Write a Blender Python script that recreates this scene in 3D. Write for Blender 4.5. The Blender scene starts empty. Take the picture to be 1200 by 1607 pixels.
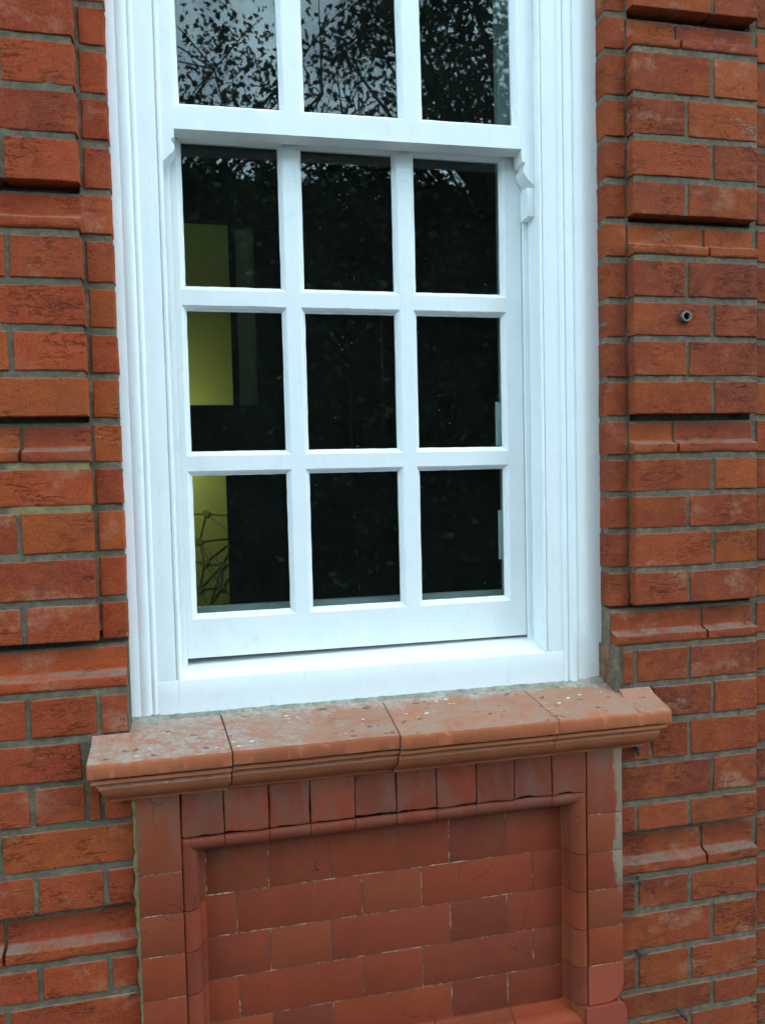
import bpy, math, random
from mathutils import Vector, Matrix, noise
R = math.radians
random.seed(7)
scene = bpy.context.scene
col = scene.collection

# ---------------------------------------------------------------- camera
cam_d = bpy.data.cameras.new("camera"); cam = bpy.data.objects.new("camera", cam_d); col.objects.link(cam)
yaw, pitch, roll = R(-12.2261), R(-2.8373), R(1.3361)
M = Matrix.Rotation(yaw, 3, 'Z') @ Matrix.Rotation(pitch, 3, 'X') @ Matrix.Rotation(roll, 3, 'Y')
base = Matrix(((1, 0, 0), (0, 0, -1), (0, 1, 0)))          # camera looks along +Y
cam.matrix_world = Matrix.Translation((-0.2646, -1.3686, -0.4738)) @ (M @ base).to_4x4()
cam_d.sensor_fit = 'VERTICAL'; cam_d.sensor_height = 36.0
cam_d.lens = 36.0 * 1216.78 / 1607
cam_d.clip_start = 0.05; cam_d.clip_end = 500
scene.camera = cam

# ---------------------------------------------------------------- sky, sun, exposure
SUN_EL, SUN_AZ = 58, 148            # high, in front of the wall and a little to the right
world = bpy.data.worlds.new("World"); scene.world = world; world.use_nodes = True
nt = world.node_tree; nt.nodes.clear()
def wn(t): return nt.nodes.new(t)
out = wn('ShaderNodeOutputWorld'); bg = wn('ShaderNodeBackground'); sky = wn('ShaderNodeTexSky')
sky.sky_type = 'NISHITA'; sky.sun_disc = False
sky.sun_elevation = R(SUN_EL); sky.sun_rotation = R(SUN_AZ)
tc = wn('ShaderNodeTexCoord'); nz = wn('ShaderNodeTexNoise'); nz.inputs['Scale'].default_value = 3.2
nz.inputs['Detail'].default_value = 8; nz.inputs['Roughness'].default_value = 0.62
rp = wn('ShaderNodeValToRGB'); rp.color_ramp.elements[0].position = .34; rp.color_ramp.elements[1].position = .6
rp2 = wn('ShaderNodeValToRGB')
rp2.color_ramp.elements[0].position = .35; rp2.color_ramp.elements[0].color = (3.2, 4.9, 5.8, 1)
rp2.color_ramp.elements[1].position = .75; rp2.color_ramp.elements[1].color = (8.2, 11.6, 13.4, 1)
mx = wn('ShaderNodeMix'); mx.data_type = 'RGBA'
nt.links.new(tc.outputs['Generated'], nz.inputs['Vector'])
nt.links.new(nz.outputs['Fac'], rp.inputs['Fac']); nt.links.new(nz.outputs['Fac'], rp2.inputs['Fac'])
nt.links.new(rp.outputs['Color'], mx.inputs['Factor']); nt.links.new(sky.outputs['Color'], mx.inputs['A'])
# clouds stand brighter low in the sky than overhead
sx = wn('ShaderNodeSeparateXYZ'); mr = wn('ShaderNodeMapRange'); vm = wn('ShaderNodeVectorMath'); vm.operation = 'SCALE'
mr.inputs['From Min'].default_value = .42; mr.inputs['From Max'].default_value = .62; mr.inputs['To Min'].default_value = 3.0; mr.inputs['To Max'].default_value = .85
nt.links.new(tc.outputs['Generated'], sx.inputs[0]); nt.links.new(sx.outputs[2], mr.inputs['Value'])
nt.links.new(rp2.outputs['Color'], vm.inputs[0]); nt.links.new(mr.outputs['Result'], vm.inputs['Scale']); nt.links.new(vm.outputs[0], mx.inputs['B'])
nt.links.new(mx.outputs['Result'], bg.inputs['Color']); bg.inputs['Strength'].default_value = 0.15
nt.links.new(bg.outputs['Background'], out.inputs['Surface'])
sd = bpy.data.lights.new("sun", 'SUN'); sd.energy = 0.5; sd.angle = R(25); sd.color = (.94, .98, 1)
sun = bpy.data.objects.new("sun", sd); col.objects.link(sun)
az = R(SUN_AZ); d = Vector((math.sin(az) * math.cos(R(SUN_EL)), math.cos(az) * math.cos(R(SUN_EL)), math.sin(R(SUN_EL))))
sun.rotation_euler = d.to_track_quat('Z', 'Y').to_euler()
scene.view_settings.view_transform = 'Standard'; scene.view_settings.look = 'None'
scene.view_settings.exposure = 0.9; scene.view_settings.gamma = 1

# ---------------------------------------------------------------- helpers
class MB:
    def __init__(s): s.v = []; s.f = []; s.c = []
    def add(s, vs, fs, c=(1, 1, 1)):
        b = len(s.v); s.v += vs; s.c += [c] * len(vs); s.f += [tuple(i + b for i in q) for q in fs]
    def build(s, name, mat, parent=None, smooth=40, props=None):
        me = bpy.data.meshes.new(name); me.from_pydata([tuple(p) for p in s.v], [], s.f)
        a = me.color_attributes.new('tint', 'FLOAT_COLOR', 'POINT')
        fl = []
        for c in s.c: fl += [c[0], c[1], c[2], 1.0]
        a.data.foreach_set('color', fl)
        if smooth:
            me.polygons.foreach_set('use_smooth', [True] * len(me.polygons)); me.set_sharp_from_angle(angle=R(smooth))
        me.materials.append(mat); me.update()
        o = bpy.data.objects.new(name, me); col.objects.link(o)
        if parent: o.parent = parent
        for k, v in (props or {}).items(): o[k] = v
        return o
def tag(o, label, cat, group=None, kind=None):
    if label: o['label'] = label
    if cat: o['category'] = cat
    if group: o['group'] = group
    if kind: o['kind'] = kind
    return o
def empty(name, loc):
    o = bpy.data.objects.new(name, None); o.location = loc; o.empty_display_size = .05; col.objects.link(o)
    return o
def adopt(o, root):      # parent an object whose mesh is in world coordinates
    o.parent = root; o.matrix_parent_inverse = Matrix.Translation(root.location).inverted()
def part(mb, name, mat, root, smooth=40, label=None):
    o = mb.build(name, mat, None, smooth)
    if root.type == 'EMPTY': adopt(o, root)
    else: o.parent = root
    if label: o['label'] = label
    return o
def box(mb, x0, x1, y0, y1, z0, z1, c=(1, 1, 1)):
    v = [(x, y, z) for x in (x0, x1) for y in (y0, y1) for z in (z0, z1)]
    mb.add(v, [(0, 1, 3, 2), (4, 6, 7, 5), (0, 4, 5, 1), (2, 3, 7, 6), (0, 2, 6, 4), (1, 5, 7, 3)], c)
def bbox(mb, x0, x1, y0, y1, z0, z1, b=.002, c=(1, 1, 1)):     # box with bevelled front (low y) edges
    rings = [(0, y1), (0, y0 + b), (b * .3, y0 + b * .3), (b, y0)]
    v = []
    for o, y in rings: v += [(x0 + o, y, z0 + o), (x1 - o, y, z0 + o), (x1 - o, y, z1 - o), (x0 + o, y, z1 - o)]
    f = []
    for r in range(3):
        for i in range(4): a, b2 = r * 4 + i, r * 4 + (i + 1) % 4; f.append((a, b2, b2 + 4, a + 4))
    f.append((12, 13, 14, 15)); f.append((3, 2, 1, 0)); mb.add(v, f, c)
def tube(mb, pts, radii, n=8, c=(1, 1, 1), cap=True):
    rings = []; up = Vector((0.13, .2, 1)).normalized(); v = []; f = []
    for i, p in enumerate(pts):
        p = Vector(p); t = (Vector(pts[min(i + 1, len(pts) - 1)]) - Vector(pts[max(i - 1, 0)])).normalized()
        a = t.cross(up)
        if a.length < .05: a = t.cross(Vector((1, 0, 0)))
        a.normalize(); b = t.cross(a)
        for k in range(n):
            an = 2 * math.pi * k / n; v.append(tuple(p + (a * math.cos(an) + b * math.sin(an)) * radii[i]))
    for i in range(len(pts) - 1):
        for k in range(n): q = i * n; f.append((q + k, q + (k + 1) % n, q + n + (k + 1) % n, q + n + k))
    if cap: f.append(tuple(range(n - 1, -1, -1))); f.append(tuple(len(pts) * n - n + k for k in range(n)))
    mb.add(v, f, c)
def sphere(mb, c0, r, n=12, m=8, c=(1, 1, 1)):
    v = []; f = []
    for j in range(m + 1):
        t = math.pi * j / m
        for i in range(n):
            a = 2 * math.pi * i / n; v.append((c0[0] + r * math.sin(t) * math.cos(a), c0[1] + r * math.sin(t) * math.sin(a), c0[2] + r * math.cos(t)))
    for j in range(m):
        for i in range(n): f.append((j * n + i, j * n + (i + 1) % n, (j + 1) * n + (i + 1) % n, (j + 1) * n + i))
    mb.add(v, f, c)
def extrude_x(mb, prof, x0, x1, c=(1, 1, 1), step=.03, jit=0, seed=0, insL=None, insR=None, skew=None):
    """closed (y,z) profile swept along x; insL / insR give each profile point its own end inset"""
    n = len(prof); m = max(1, int((x1 - x0) / step)); v = []; f = []
    for j in range(m + 1):
        s = j / m
        for i, (y, z) in enumerate(prof):
            a = x0 + (insL[i] if insL else 0); b = x1 - (insR[i] if insR else 0)
            if skew: a += skew[0](y); b += skew[1](y)
            x = a + (b - a) * s
            if jit:
                y += jit * noise.noise((x * 25, z * 60, seed)); z += jit * noise.noise((x * 20, z * 40, seed + 9))
            v.append((x, y, z))
    for j in range(m):
        for i in range(n): f.append((j * n + i, j * n + n + i, j * n + n + (i + 1) % n, j * n + (i + 1) % n))
    f.append(tuple(range(n))); f.append(tuple(m * n + i for i in range(n - 1, -1, -1)))
    mb.add(v, f, c)
def extrude_z(mb, prof, z0, z1, c=(1, 1, 1), step=.03, jit=0, close=False, cap=False):
    n = len(prof); m = max(1, int((z1 - z0) / step)); v = []; f = []
    for j in range(m + 1):
        z = z0 + (z1 - z0) * j / m
        for x, y in prof: v.append((x + jit * noise.noise((x * 20, z * 9, 3)), y + jit * noise.noise((x * 50, z * 14, 8)), z))
    for j in range(m):
        for i in range(n if close else n - 1): f.append((j * n + i, j * n + (i + 1) % n, j * n + n + (i + 1) % n, j * n + n + i))
    if cap: f.append(tuple(range(n - 1, -1, -1))); f.append(tuple(m * n + i for i in range(n)))
    mb.add(v, f, c)

# ---------------------------------------------------------------- materials
def mat(name):
    m = bpy.data.materials.new(name); m.use_nodes = True; t = m.node_tree
    return m, t, t.nodes['Principled BSDF']
class G:
    """small node helper"""
    def __init__(s, t, obj=True):
        s.t = t; s.tc = t.nodes.new('ShaderNodeTexCoord'); s.geo = t.nodes.new('ShaderNodeNewGeometry')
        s.P = s.geo.outputs['Position']
    def L(s, a, b): s.t.links.new(a, b)
    def val(s, sock, v):
        if isinstance(v, bpy.types.NodeSocket): s.L(v, sock)
        else: sock.default_value = v
    def map(s, scale, rot=(0, 0, 0), v=None, loc=(0, 0, 0)):
        n = s.t.nodes.new('ShaderNodeMapping'); n.inputs['Scale'].default_value = scale; n.inputs['Rotation'].default_value = rot
        n.inputs['Location'].default_value = loc
        s.L(v or s.P, n.inputs['Vector']); return n.outputs['Vector']
    def noise(s, v, scale, detail=4, rough=.55, dist=0):
        n = s.t.nodes.new('ShaderNodeTexNoise'); s.L(v, n.inputs['Vector']); n.inputs['Scale'].default_value = scale
        n.inputs['Detail'].default_value = detail; n.inputs['Roughness'].default_value = rough; n.inputs['Distortion'].default_value = dist
        return n.outputs['Fac']
    def vor(s, v, scale, feature='F1', out='Distance', rnd=1):
        n = s.t.nodes.new('ShaderNodeTexVoronoi'); n.feature = feature; s.L(v, n.inputs['Vector']); n.inputs['Scale'].default_value = scale
        n.inputs['Randomness'].default_value = rnd
        return n.outputs[out]
    def ramp(s, f, *st):
        n = s.t.nodes.new('ShaderNodeValToRGB'); s.L(f, n.inputs['Fac']); e = n.color_ramp.elements
        while len(e) < len(st): e.new(.5)
        for i, (p, c) in enumerate(st):
            e[i].position = p; e[i].color = (c, c, c, 1) if not isinstance(c, tuple) else (*c[:3], 1)
        return n.outputs['Color']
    def math(s, op, a, b=0.0, c=0.0, clamp=False):
        n = s.t.nodes.new('ShaderNodeMath'); n.operation = op; n.use_clamp = clamp
        s.val(n.inputs[0], a); s.val(n.inputs[1], b); s.val(n.inputs[2], c); return n.outputs[0]
    def mix(s, f, a, b, mode='MIX'):
        n = s.t.nodes.new('ShaderNodeMix'); n.data_type = 'RGBA'; n.blend_type = mode
        s.val(n.inputs['Factor'], f)
        for k, q in (('A', a), ('B', b)):
            if isinstance(q, tuple): n.inputs[k].default_value = (*q[:3], 1)
            else: s.L(q, n.inputs[k])
        return n.outputs['Result']
    def attr(s, name='tint'):
        n = s.t.nodes.new('ShaderNodeAttribute'); n.attribute_name = name; return n.outputs['Color']
    def sep(s, v=None):
        n = s.t.nodes.new('ShaderNodeSeparateXYZ'); s.L(v or s.P, n.inputs[0]); return n.outputs
    def bump(s, h, dist, strength=1, normal=None):
        n = s.t.nodes.new('ShaderNodeBump'); n.inputs['Distance'].default_value = dist; n.inputs['Strength'].default_value = strength
        s.L(h, n.inputs['Height'])
        if normal: s.L(normal, n.inputs['Normal'])
        return n.outputs['Normal']

def brick_mat():
    m, t, b = mat('handmade_brick'); g = G(t)
    c = g.attr()
    big = g.noise(g.map((1, 1, 1.5)), 17, 8, .72)
    mid = g.noise(g.map((1, 1, 1.6)), 55, 5, .65)
    fine = g.noise(g.P, 420, 4, .7)
    c = g.mix(g.ramp(big, (.36, 0.0), (.68, .6)), c, g.mix(1.0, c, (.66, .68, .74), 'MULTIPLY'))
    c = g.mix(g.ramp(g.noise(g.map((1, 1, 1), loc=(7, 7, 1)), 20, 4, .6), (.48, 0.0), (.66, .5)), c, (.38, .085, .020))
    c = g.mix(g.ramp(mid, (.42, 0.0), (.75, .40)), c, (.36, .10, .040))
    c = g.mix(g.ramp(fine, (.38, .7), (.58, 0.0)), c, g.mix(1.0, c, (.5, .46, .46), 'MULTIPLY'))
    # folds and drag creases of the hand-made faces: thin lines near a contour of stretched noise, in patches
    wv = g.map((1, 1, 4.2))
    w1 = g.noise(wv, 15, 6, .62, .5)
    line = g.math('ABSOLUTE', g.math('SUBTRACT', w1, .5))
    patch = g.ramp(g.noise(g.map((1, 1, 1.5), loc=(3, 1, 2)), 12, 2, .5), (.56, 0.0), (.66, 1.0))
    crease = g.math('MULTIPLY', g.ramp(line, (.0, 1.0), (.013, 0.0)), patch)
    w2 = g.noise(g.map((1, 1, 3.4), loc=(9, 4, 7)), 34, 4, .6, .7)
    line2 = g.math('ABSOLUTE', g.math('SUBTRACT', w2, .52))
    patch2 = g.ramp(g.noise(g.map((1, 1, 1), loc=(8, 8, 5)), 9, 2, .5), (.56, 0.0), (.66, 1.0))
    crease2 = g.math('MULTIPLY', g.math('MULTIPLY', g.ramp(line2, (.0, 1.0), (.025, 0.0)), patch2), .8)
    pits = g.math('MULTIPLY', g.ramp(g.vor(g.map((1, 1, 1.3)), 95), (.08, 1.0), (.17, 0.0)),
                  g.ramp(g.noise(g.map((1, 1, 1), loc=(5, 3, 9)), 24, 2), (.56, 0.0), (.62, 1.0)))
    dk = g.math('MAXIMUM', g.math('MAXIMUM', crease, crease2), pits)
    c = g.mix(g.math('MULTIPLY', dk, .55), c, (.045, .02, .014))
    n3 = g.sep(g.geo.outputs['Normal'])[2]
    dust = g.math('MULTIPLY', g.ramp(n3, (.45, 0.0), (.7, .8)), g.ramp(g.noise(g.P, 26, 5, .75), (.36, .1), (.58, 1.0)))
    c = g.mix(dust, c, (.19, .145, .11))
    wsp = g.math('MULTIPLY', g.ramp(g.vor(g.map((1, 1, 1), loc=(2, 2, 2)), 60), (.035, 1.0), (.06, 0.0)),
                 g.ramp(g.noise(g.map((1, 1, 1), loc=(1, 7, 4)), 10, 1), (.6, 0.0), (.64, 1.0)))
    c = g.mix(g.math('MULTIPLY', wsp, .7), c, (.6, .56, .5))
    salt = g.math('MULTIPLY', g.ramp(g.noise(g.map((1, 1, 1.4), loc=(11, 6, 1)), 10, 3, .6), (.58, 0.0), (.68, .55)), g.ramp(g.noise(g.P, 130, 4, .75), (.40, .2), (.6, 1.0)))
    c = g.mix(salt, c, (.40, .21, .13))
    soot = g.ramp(g.noise(g.map((1, 1, 1), loc=(4, 6, 1)), 7, 6, .7), (.56, 0.0), (.8, .4))
    c = g.mix(soot, c, (.07, .045, .035))
    g.L(c, b.inputs['Base Color']); b.inputs['Roughness'].default_value = .92; b.inputs['Specular IOR Level'].default_value = .15
    h = g.math('SUBTRACT', g.math('ADD', g.math('MULTIPLY', mid, 1.0), g.math('MULTIPLY', fine, .5)), g.math('MULTIPLY', dk, 1.5))
    h = g.math('ADD', h, g.math('MULTIPLY', g.noise(g.map((1, 1, 2.2)), 160, 5, .7), .5))
    g.L(g.bump(h, .0018, .9), b.inputs['Normal'])
    return m
def mortar_mat():
    m, t, b = mat('lime_mortar'); g = G(t)
    a = g.noise(g.P, 18, 6, .65); f = g.noise(g.P, 500, 4, .8); mid = g.noise(g.P, 70, 4, .7)
    c = g.ramp(a, (.3, (.115, .095, .066)), (.52, (.17, .137, .092)), (.72, (.25, .20, .135)))
    c = g.mix(g.ramp(mid, (.35, .7), (.58, 0.0)), c, (.075, .066, .046))
    c = g.mix(g.ramp(g.noise(g.map((1, 1, 1), loc=(3, 3, 3)), 9, 3), (.57, 0.0), (.7, .55)), c, (.11, .125, .055))
    c = g.mix(g.ramp(f, (.3, .5), (.5, 0.0)), c, (.06, .06, .05))
    c = g.mix(1.0, c, g.attr(), 'MULTIPLY')
    g.L(c, b.inputs['Base Color']); b.inputs['Roughness'].default_value = .95; b.inputs['Specular IOR Level'].default_value = .2
    g.L(g.bump(g.math('ADD', f, g.math('MULTIPLY', mid, 1.5)), .0015, .9), b.inputs['Normal'])
    return m
def sill_mat():
    m, t, b = mat('terracotta_sill'); g = G(t)
    c = g.attr(); x, y, z = g.sep()
    nx, ny, nz_ = g.sep(g.geo.outputs['True Normal'])
    top = g.ramp(nz_, (.5, 0.0), (.9, 1.0))
    big = g.noise(g.P, 9, 5, .6); mid = g.noise(g.P, 45, 5, .7); fine = g.noise(g.P, 600, 3, .7)
    c = g.mix(g.ramp(big, (.38, 0.0), (.7, .6)), c, g.mix(1.0, c, (.72, .60, .55), 'MULTIPLY'))
    c = g.mix(g.ramp(mid, (.5, 0.0), (.8, .35)), c, (.34, .11, .05))
    c = g.mix(g.ramp(fine, (.33, .35), (.5, 0.0)), c, (.13, .055, .035))
    # weathered top: grey film, mortar smears against the frame, flecks of white paint
    film = g.math('MULTIPLY', top, g.ramp(g.noise(g.map((1, 1.7, 1), loc=(2, 2, 0)), 16, 6, .7), (.30, .25), (.58, .85)))
    c = g.mix(film, c, (.31, .205, .145))
    near = g.ramp(g.math('ADD', y, g.math('MULTIPLY', g.math('SUBTRACT', g.noise(g.P, 24, 5, .75), .5), .14)), (-.012, 0.0), (.03, 1.0))
    sm = g.math('MULTIPLY', g.math('MULTIPLY', near, top), g.ramp(g.noise(g.map((1, 1, 1), loc=(7, 1, 2)), 60, 4, .7), (.36, .3), (.52, .85)))
    c = g.mix(sm, c, (.40, .36, .31))
    lp_ = g.math('MULTIPLY', g.math('MULTIPLY', top, g.ramp(g.math('ADD', g.math('MULTIPLY', x, -1), g.math('MULTIPLY', g.noise(g.P, 12, 6, .75), .9)), (.50, 0.0), (.68, 1.0))), g.ramp(g.noise(g.map((1, 1.5, 1), loc=(2, 7, 7)), 50, 6, .8), (.46, 0.0), (.56, .75)))
    c = g.mix(lp_, c, (.33, .295, .25))
    sp = g.math('MULTIPLY', g.ramp(g.vor(g.map((1, 2.6, 1), rot=(0, 0, .12)), 44), (.17, 1.0), (.21, 0.0)),
                g.ramp(g.noise(g.map((1, 1, 1), loc=(6, 2, 4)), 11, 3, .6), (.60, 0.0), (.63, 1.0)))
    sp2 = g.math('MULTIPLY', g.ramp(g.noise(g.map((1, 2.0, 1), loc=(1, 9, 1)), 70, 3, .6), (.70, 0.0), (.72, 1.0)), 1.0)
    sp = g.math('MULTIPLY', g.math('MAXIMUM', sp, sp2), top)
    dk = g.math('MULTIPLY', g.ramp(g.noise(g.map((1, 1.8, 1), loc=(4, 4, 8)), 44, 4, .62), (.63, 0.0), (.67, 1.0)), top)
    c = g.mix(g.math('MULTIPLY', dk, .75), c, (.07, .035, .025))
    c = g.mix(sp, c, (.62, .64, .64))
    # soot in the hollows of the moulding
    g.L(c, b.inputs['Base Color']); b.inputs['Roughness'].default_value = .82; b.inputs['Specular IOR Level'].default_value = .3
    h = g.math('ADD', g.math('MULTIPLY', mid, .6), g.math('ADD', g.math('MULTIPLY', fine, .25), g.math('SUBTRACT', g.math('MULTIPLY', sp, .4), g.math('MULTIPLY', dk, .8))))
    g.L(g.bump(h, .0012, .8), b.inputs['Normal'])
    return m
def rubbed_mat():
    m, t, b = mat('rubbed_red_brick'); g = G(t)
    c = g.attr(); x, y, z = g.sep()
    big = g.noise(g.P, 6, 5, .6); mid = g.noise(g.P, 30, 5, .65); fine = g.noise(g.P, 500, 3, .7)
    c = g.mix(g.ramp(big, (.35, 0.0), (.7, .55)), c, g.mix(1.0, c, (.70, .62, .66), 'MULTIPLY'))
    c = g.mix(g.ramp(mid, (.5, 0.0), (.8, .4)), c, (.30, .060, .018))
    c = g.mix(g.ramp(fine, (.33, .35), (.5, 0.0)), c, g.mix(1.0, c, (.55, .5, .5), 'MULTIPLY'))
    # grey weather stain that ran down from the sill over the top border and the outer right edge
    zz = g.math('ADD', z, g.math('MULTIPLY', g.math('SUBTRACT', g.noise(g.map((1, 1, .35)), 12, 5, .7), .5), .26))
    up = g.ramp(zz, (-1.0, 0.0), (-.99, 1.0))
    run = g.math('SUBTRACT', 1.0, g.math('MULTIPLY', g.math('SUBTRACT', -1.0, zz), 5.5), clamp=True)
    streak = g.ramp(g.noise(g.map((1, 1, .25), loc=(5, 0, 0)), 22, 4, .65), (.42, 0.0), (.6, 1.0))
    grey = g.math('MULTIPLY', g.math('MULTIPLY', run, streak), .50)
    rt = g.math('MULTIPLY', g.ramp(g.math('ADD', x, g.math('MULTIPLY', g.math('SUBTRACT', g.noise(g.map((1, 1, .4)), 30, 6, .75), .5), .06)), (.462, 0.0), (.466, 1.0)),
                g.ramp(g.math('ADD', z, 2.0), (.70, 0.0), (.74, 1.0)))
    c = g.mix(g.math('MAXIMUM', grey, g.math('MULTIPLY', rt, .8)), c, g.mix(rt, (.14, .10, .072), (.25, .19, .13)))
    pits = g.math('MULTIPLY', g.ramp(g.vor(g.P, 70), (.06, 1.0), (.12, 0.0)), g.ramp(g.noise(g.map((1, 1, 1), loc=(3, 8, 1)), 13, 2), (.60, 0.0), (.64, 1.0)))
    ln = g.math('ABSOLUTE', g.math('SUBTRACT', g.noise(g.map((1, 1, 1), loc=(4, 1, 1)), 7, 4, .6, .6), .5))
    crk = g.math('MULTIPLY', g.ramp(ln, (.0, 1.0), (.005, 0.0)), g.ramp(g.noise(g.map((1, 1, 1), loc=(9, 8, 1)), 6, 1), (.58, 0.0), (.62, 1.0)))
    dk = g.math('MAXIMUM', pits, crk)
    c = g.mix(g.math('MULTIPLY', dk, .75), c, (.04, .018, .014))
    g.L(c, b.inputs['Base Color']); b.inputs['Roughness'].default_value = .8; b.inputs['Specular IOR Level'].default_value = .3
    h = g.math('SUBTRACT', g.math('ADD', g.math('MULTIPLY', mid, .6), g.math('MULTIPLY', fine, .2)), dk)
    g.L(g.bump(h, .0010, .8), b.inputs['Normal'])
    return m
def lime_mat():
    m, t, b = mat('lime_putty_joint'); g = G(t)
    n = g.noise(g.P, 16, 5, .75); n2 = g.noise(g.P, 120, 3, .7)
    c = g.mix(g.ramp(n, (.50, 0.0), (.62, .9)), (.10, .045, .028), (.60, .45, .31))
    c = g.mix(g.ramp(n2, (.4, .8), (.52, 0.0)), c, (.09, .045, .035))
    g.L(c, b.inputs['Base Color']); b.inputs['Roughness'].default_value = .95
    return m
def paint_mat(vert=True, base=(.82, .83, .82)):
    m, t, b = mat('white_gloss_paint' + ('_upright' if vert else '_level')); g = G(t)
    sc = (60, 60, 3) if vert else (3, 60, 60)
    br = g.noise(g.map(sc), 6, 4, .6); lo = g.noise(g.P, 9, 4, .6); fi = g.noise(g.P, 260, 3, .7)
    drip = g.noise(g.map((1, 1, .5)), 40, 3, .6)
    c = g.mix(g.ramp(lo, (.35, 0.0), (.75, .35)), base, (.70, .73, .72))
    dirt = g.math('MULTIPLY', g.ramp(g.noise(g.map((1, 1, .6), loc=(3, 4, 4)), 38, 5, .75), (.57, 0.0), (.80, .42)), 1.0)
    c = g.mix(dirt, c, (.56, .58, .55))
    sp = g.math('MULTIPLY', g.ramp(g.vor(g.P, 55), (.03, 1.0), (.05, 0.0)), g.ramp(g.noise(g.map((1, 1, 1), loc=(1, 2, 8)), 8, 1), (.58, 0.0), (.6, 1.0)))
    c = g.mix(g.math('MULTIPLY', sp, .5), c, (.22, .2, .17))
    g.L(c, b.inputs['Base Color'])
    g.L(g.ramp(fi, (.3, .30), (.7, .48)), b.inputs['Roughness']); b.inputs['Specular IOR Level'].default_value = .5
    h = g.math('ADD', g.math('MULTIPLY', br, .30), g.math('ADD', g.math('MULTIPLY', fi, .30), g.math('MULTIPLY', drip, 1.1)))
    g.L(g.bump(h, .0010, .75), b.inputs['Normal'])
    return m
def glass_mat():
    m, t, b = mat('window_glass'); g = G(t); t.nodes.remove(b)
    tr = t.nodes.new('ShaderNodeBsdfTransparent'); gl = t.nodes.new('ShaderNodeBsdfGlossy'); gl.inputs['Roughness'].default_value = 0.012
    tr.inputs['Color'].default_value = (.90, .95, .93, 1)
    fr = t.nodes.new('ShaderNodeFresnel'); g.L(g.math('ADD', g.math('MULTIPLY', g.geo.outputs['Backfacing'], 1 / 1.52 - 1.52), 1.52), fr.inputs['IOR'])
    nrm = g.bump(g.noise(g.map((1, 1, .7)), 3.0, 2, .4), .0006, .03)
    g.L(nrm, gl.inputs['Normal'])
    ms = t.nodes.new('ShaderNodeMixShader'); g.L(fr.outputs['Fac'], ms.inputs['Fac']); g.L(tr.outputs[0], ms.inputs[1]); g.L(gl.outputs[0], ms.inputs[2])
    # paint lapped raggedly over the rim of the pane, and a few dry streaks
    gx, gy, gz = g.sep(g.tc.outputs['Generated'])
    ex = g.math('MULTIPLY', g.math('MINIMUM', gx, g.math('SUBTRACT', 1.0, gx)), .173)
    ez = g.math('MULTIPLY', g.math('MINIMUM', gz, g.math('SUBTRACT', 1.0, gz)), .256)
    e = g.math('MINIMUM', ex, ez)
    lap = g.math('LESS_THAN', e, g.math('MULTIPLY', g.math('SUBTRACT', g.noise(g.P, 120, 5, .75), .40), .0085))
    stv = g.math('MULTIPLY', g.ramp(g.noise(g.map((90, 1, 1.2)), 1.0, 3, .6), (.66, 0.0), (.74, 1.0)), g.ramp(g.noise(g.P, 5, 3), (.5, 0.0), (.6, .007)))
    spk = g.math('MULTIPLY', g.ramp(g.vor(g.P, 75), (.04, 1.0), (.07, 0.0)), g.ramp(g.noise(g.map((1, 1, 1), loc=(1, 5, 2)), 12, 2), (.60, 0.0), (.64, .8)))
    film = g.math('ADD', g.math('MAXIMUM', stv, spk), g.math('MULTIPLY', g.noise(g.P, 9, 5, .7), .006))
    df = t.nodes.new('ShaderNodeBsdfDiffuse'); df.inputs['Color'].default_value = (.62, .64, .62, 1)
    ms1 = t.nodes.new('ShaderNodeMixShader'); g.L(film, ms1.inputs['Fac']); g.L(ms.outputs[0], ms1.inputs[1]); g.L(df.outputs[0], ms1.inputs[2])
    df2 = t.nodes.new('ShaderNodeBsdfDiffuse'); df2.inputs['Color'].default_value = (.78, .79, .78, 1)
    ms2 = t.nodes.new('ShaderNodeMixShader'); g.L(lap, ms2.inputs['Fac']); g.L(ms1.outputs[0], ms2.inputs[1]); g.L(df2.outputs[0], ms2.inputs[2])
    g.L(ms2.outputs[0], t.nodes['Material Output'].inputs['Surface'])
    return m
def plain(name, c, rough=.7, metal=0, nsc=30, var=.35, bump=.0005, spec=.5):
    m, t, b = mat(name); b.inputs['Specular IOR Level'].default_value = spec; g = G(t); n = g.noise(g.P, nsc, 5, .65)
    g.L(g.mix(g.ramp(n, (.3, 0.0), (.7, var)), c, tuple(q * .55 for q in c)), b.inputs['Base Color'])
    b.inputs['Roughness'].default_value = rough; b.inputs['Metallic'].default_value = metal
    if bump: g.L(g.bump(n, bump, .8), b.inputs['Normal'])
    return m
def leaf_mat(name='leaf_green'):
    m, t, b = mat(name); g = G(t)
    g.L(g.attr(), b.inputs['Base Color']); b.inputs['Roughness'].default_value = .65; b.inputs['Specular IOR Level'].default_value = .15
    tl = t.nodes.new('ShaderNodeBsdfTranslucent'); g.L(g.mix(1.0, g.attr(), (1.2, 1.4, .5), 'MULTIPLY'), tl.inputs['Color'])
    ms = t.nodes.new('ShaderNodeMixShader'); ms.inputs['Fac'].default_value = .25
    g.L(b.outputs[0], ms.inputs[1]); g.L(tl.outputs[0], ms.inputs[2]); g.L(ms.outputs[0], t.nodes['Material Output'].inputs['Surface'])
    return m
BRICK, MORTAR, SILL, RUBBED, LIME = brick_mat(), mortar_mat(), sill_mat(), rubbed_mat(), lime_mat()
PAINT_V, PAINT_H, GLASS = paint_mat(True), paint_mat(False), glass_mat()
ALU = plain('grey_enamelled_metal', (.22, .26, .26), .4, 0, 20, .2)
STEEL = plain('dull_steel', (.24, .20, .16), .5, .6, 160, .9)
RUST = plain('rusty_iron', (.055, .042, .036), .85, 0, 200, .6)
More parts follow.
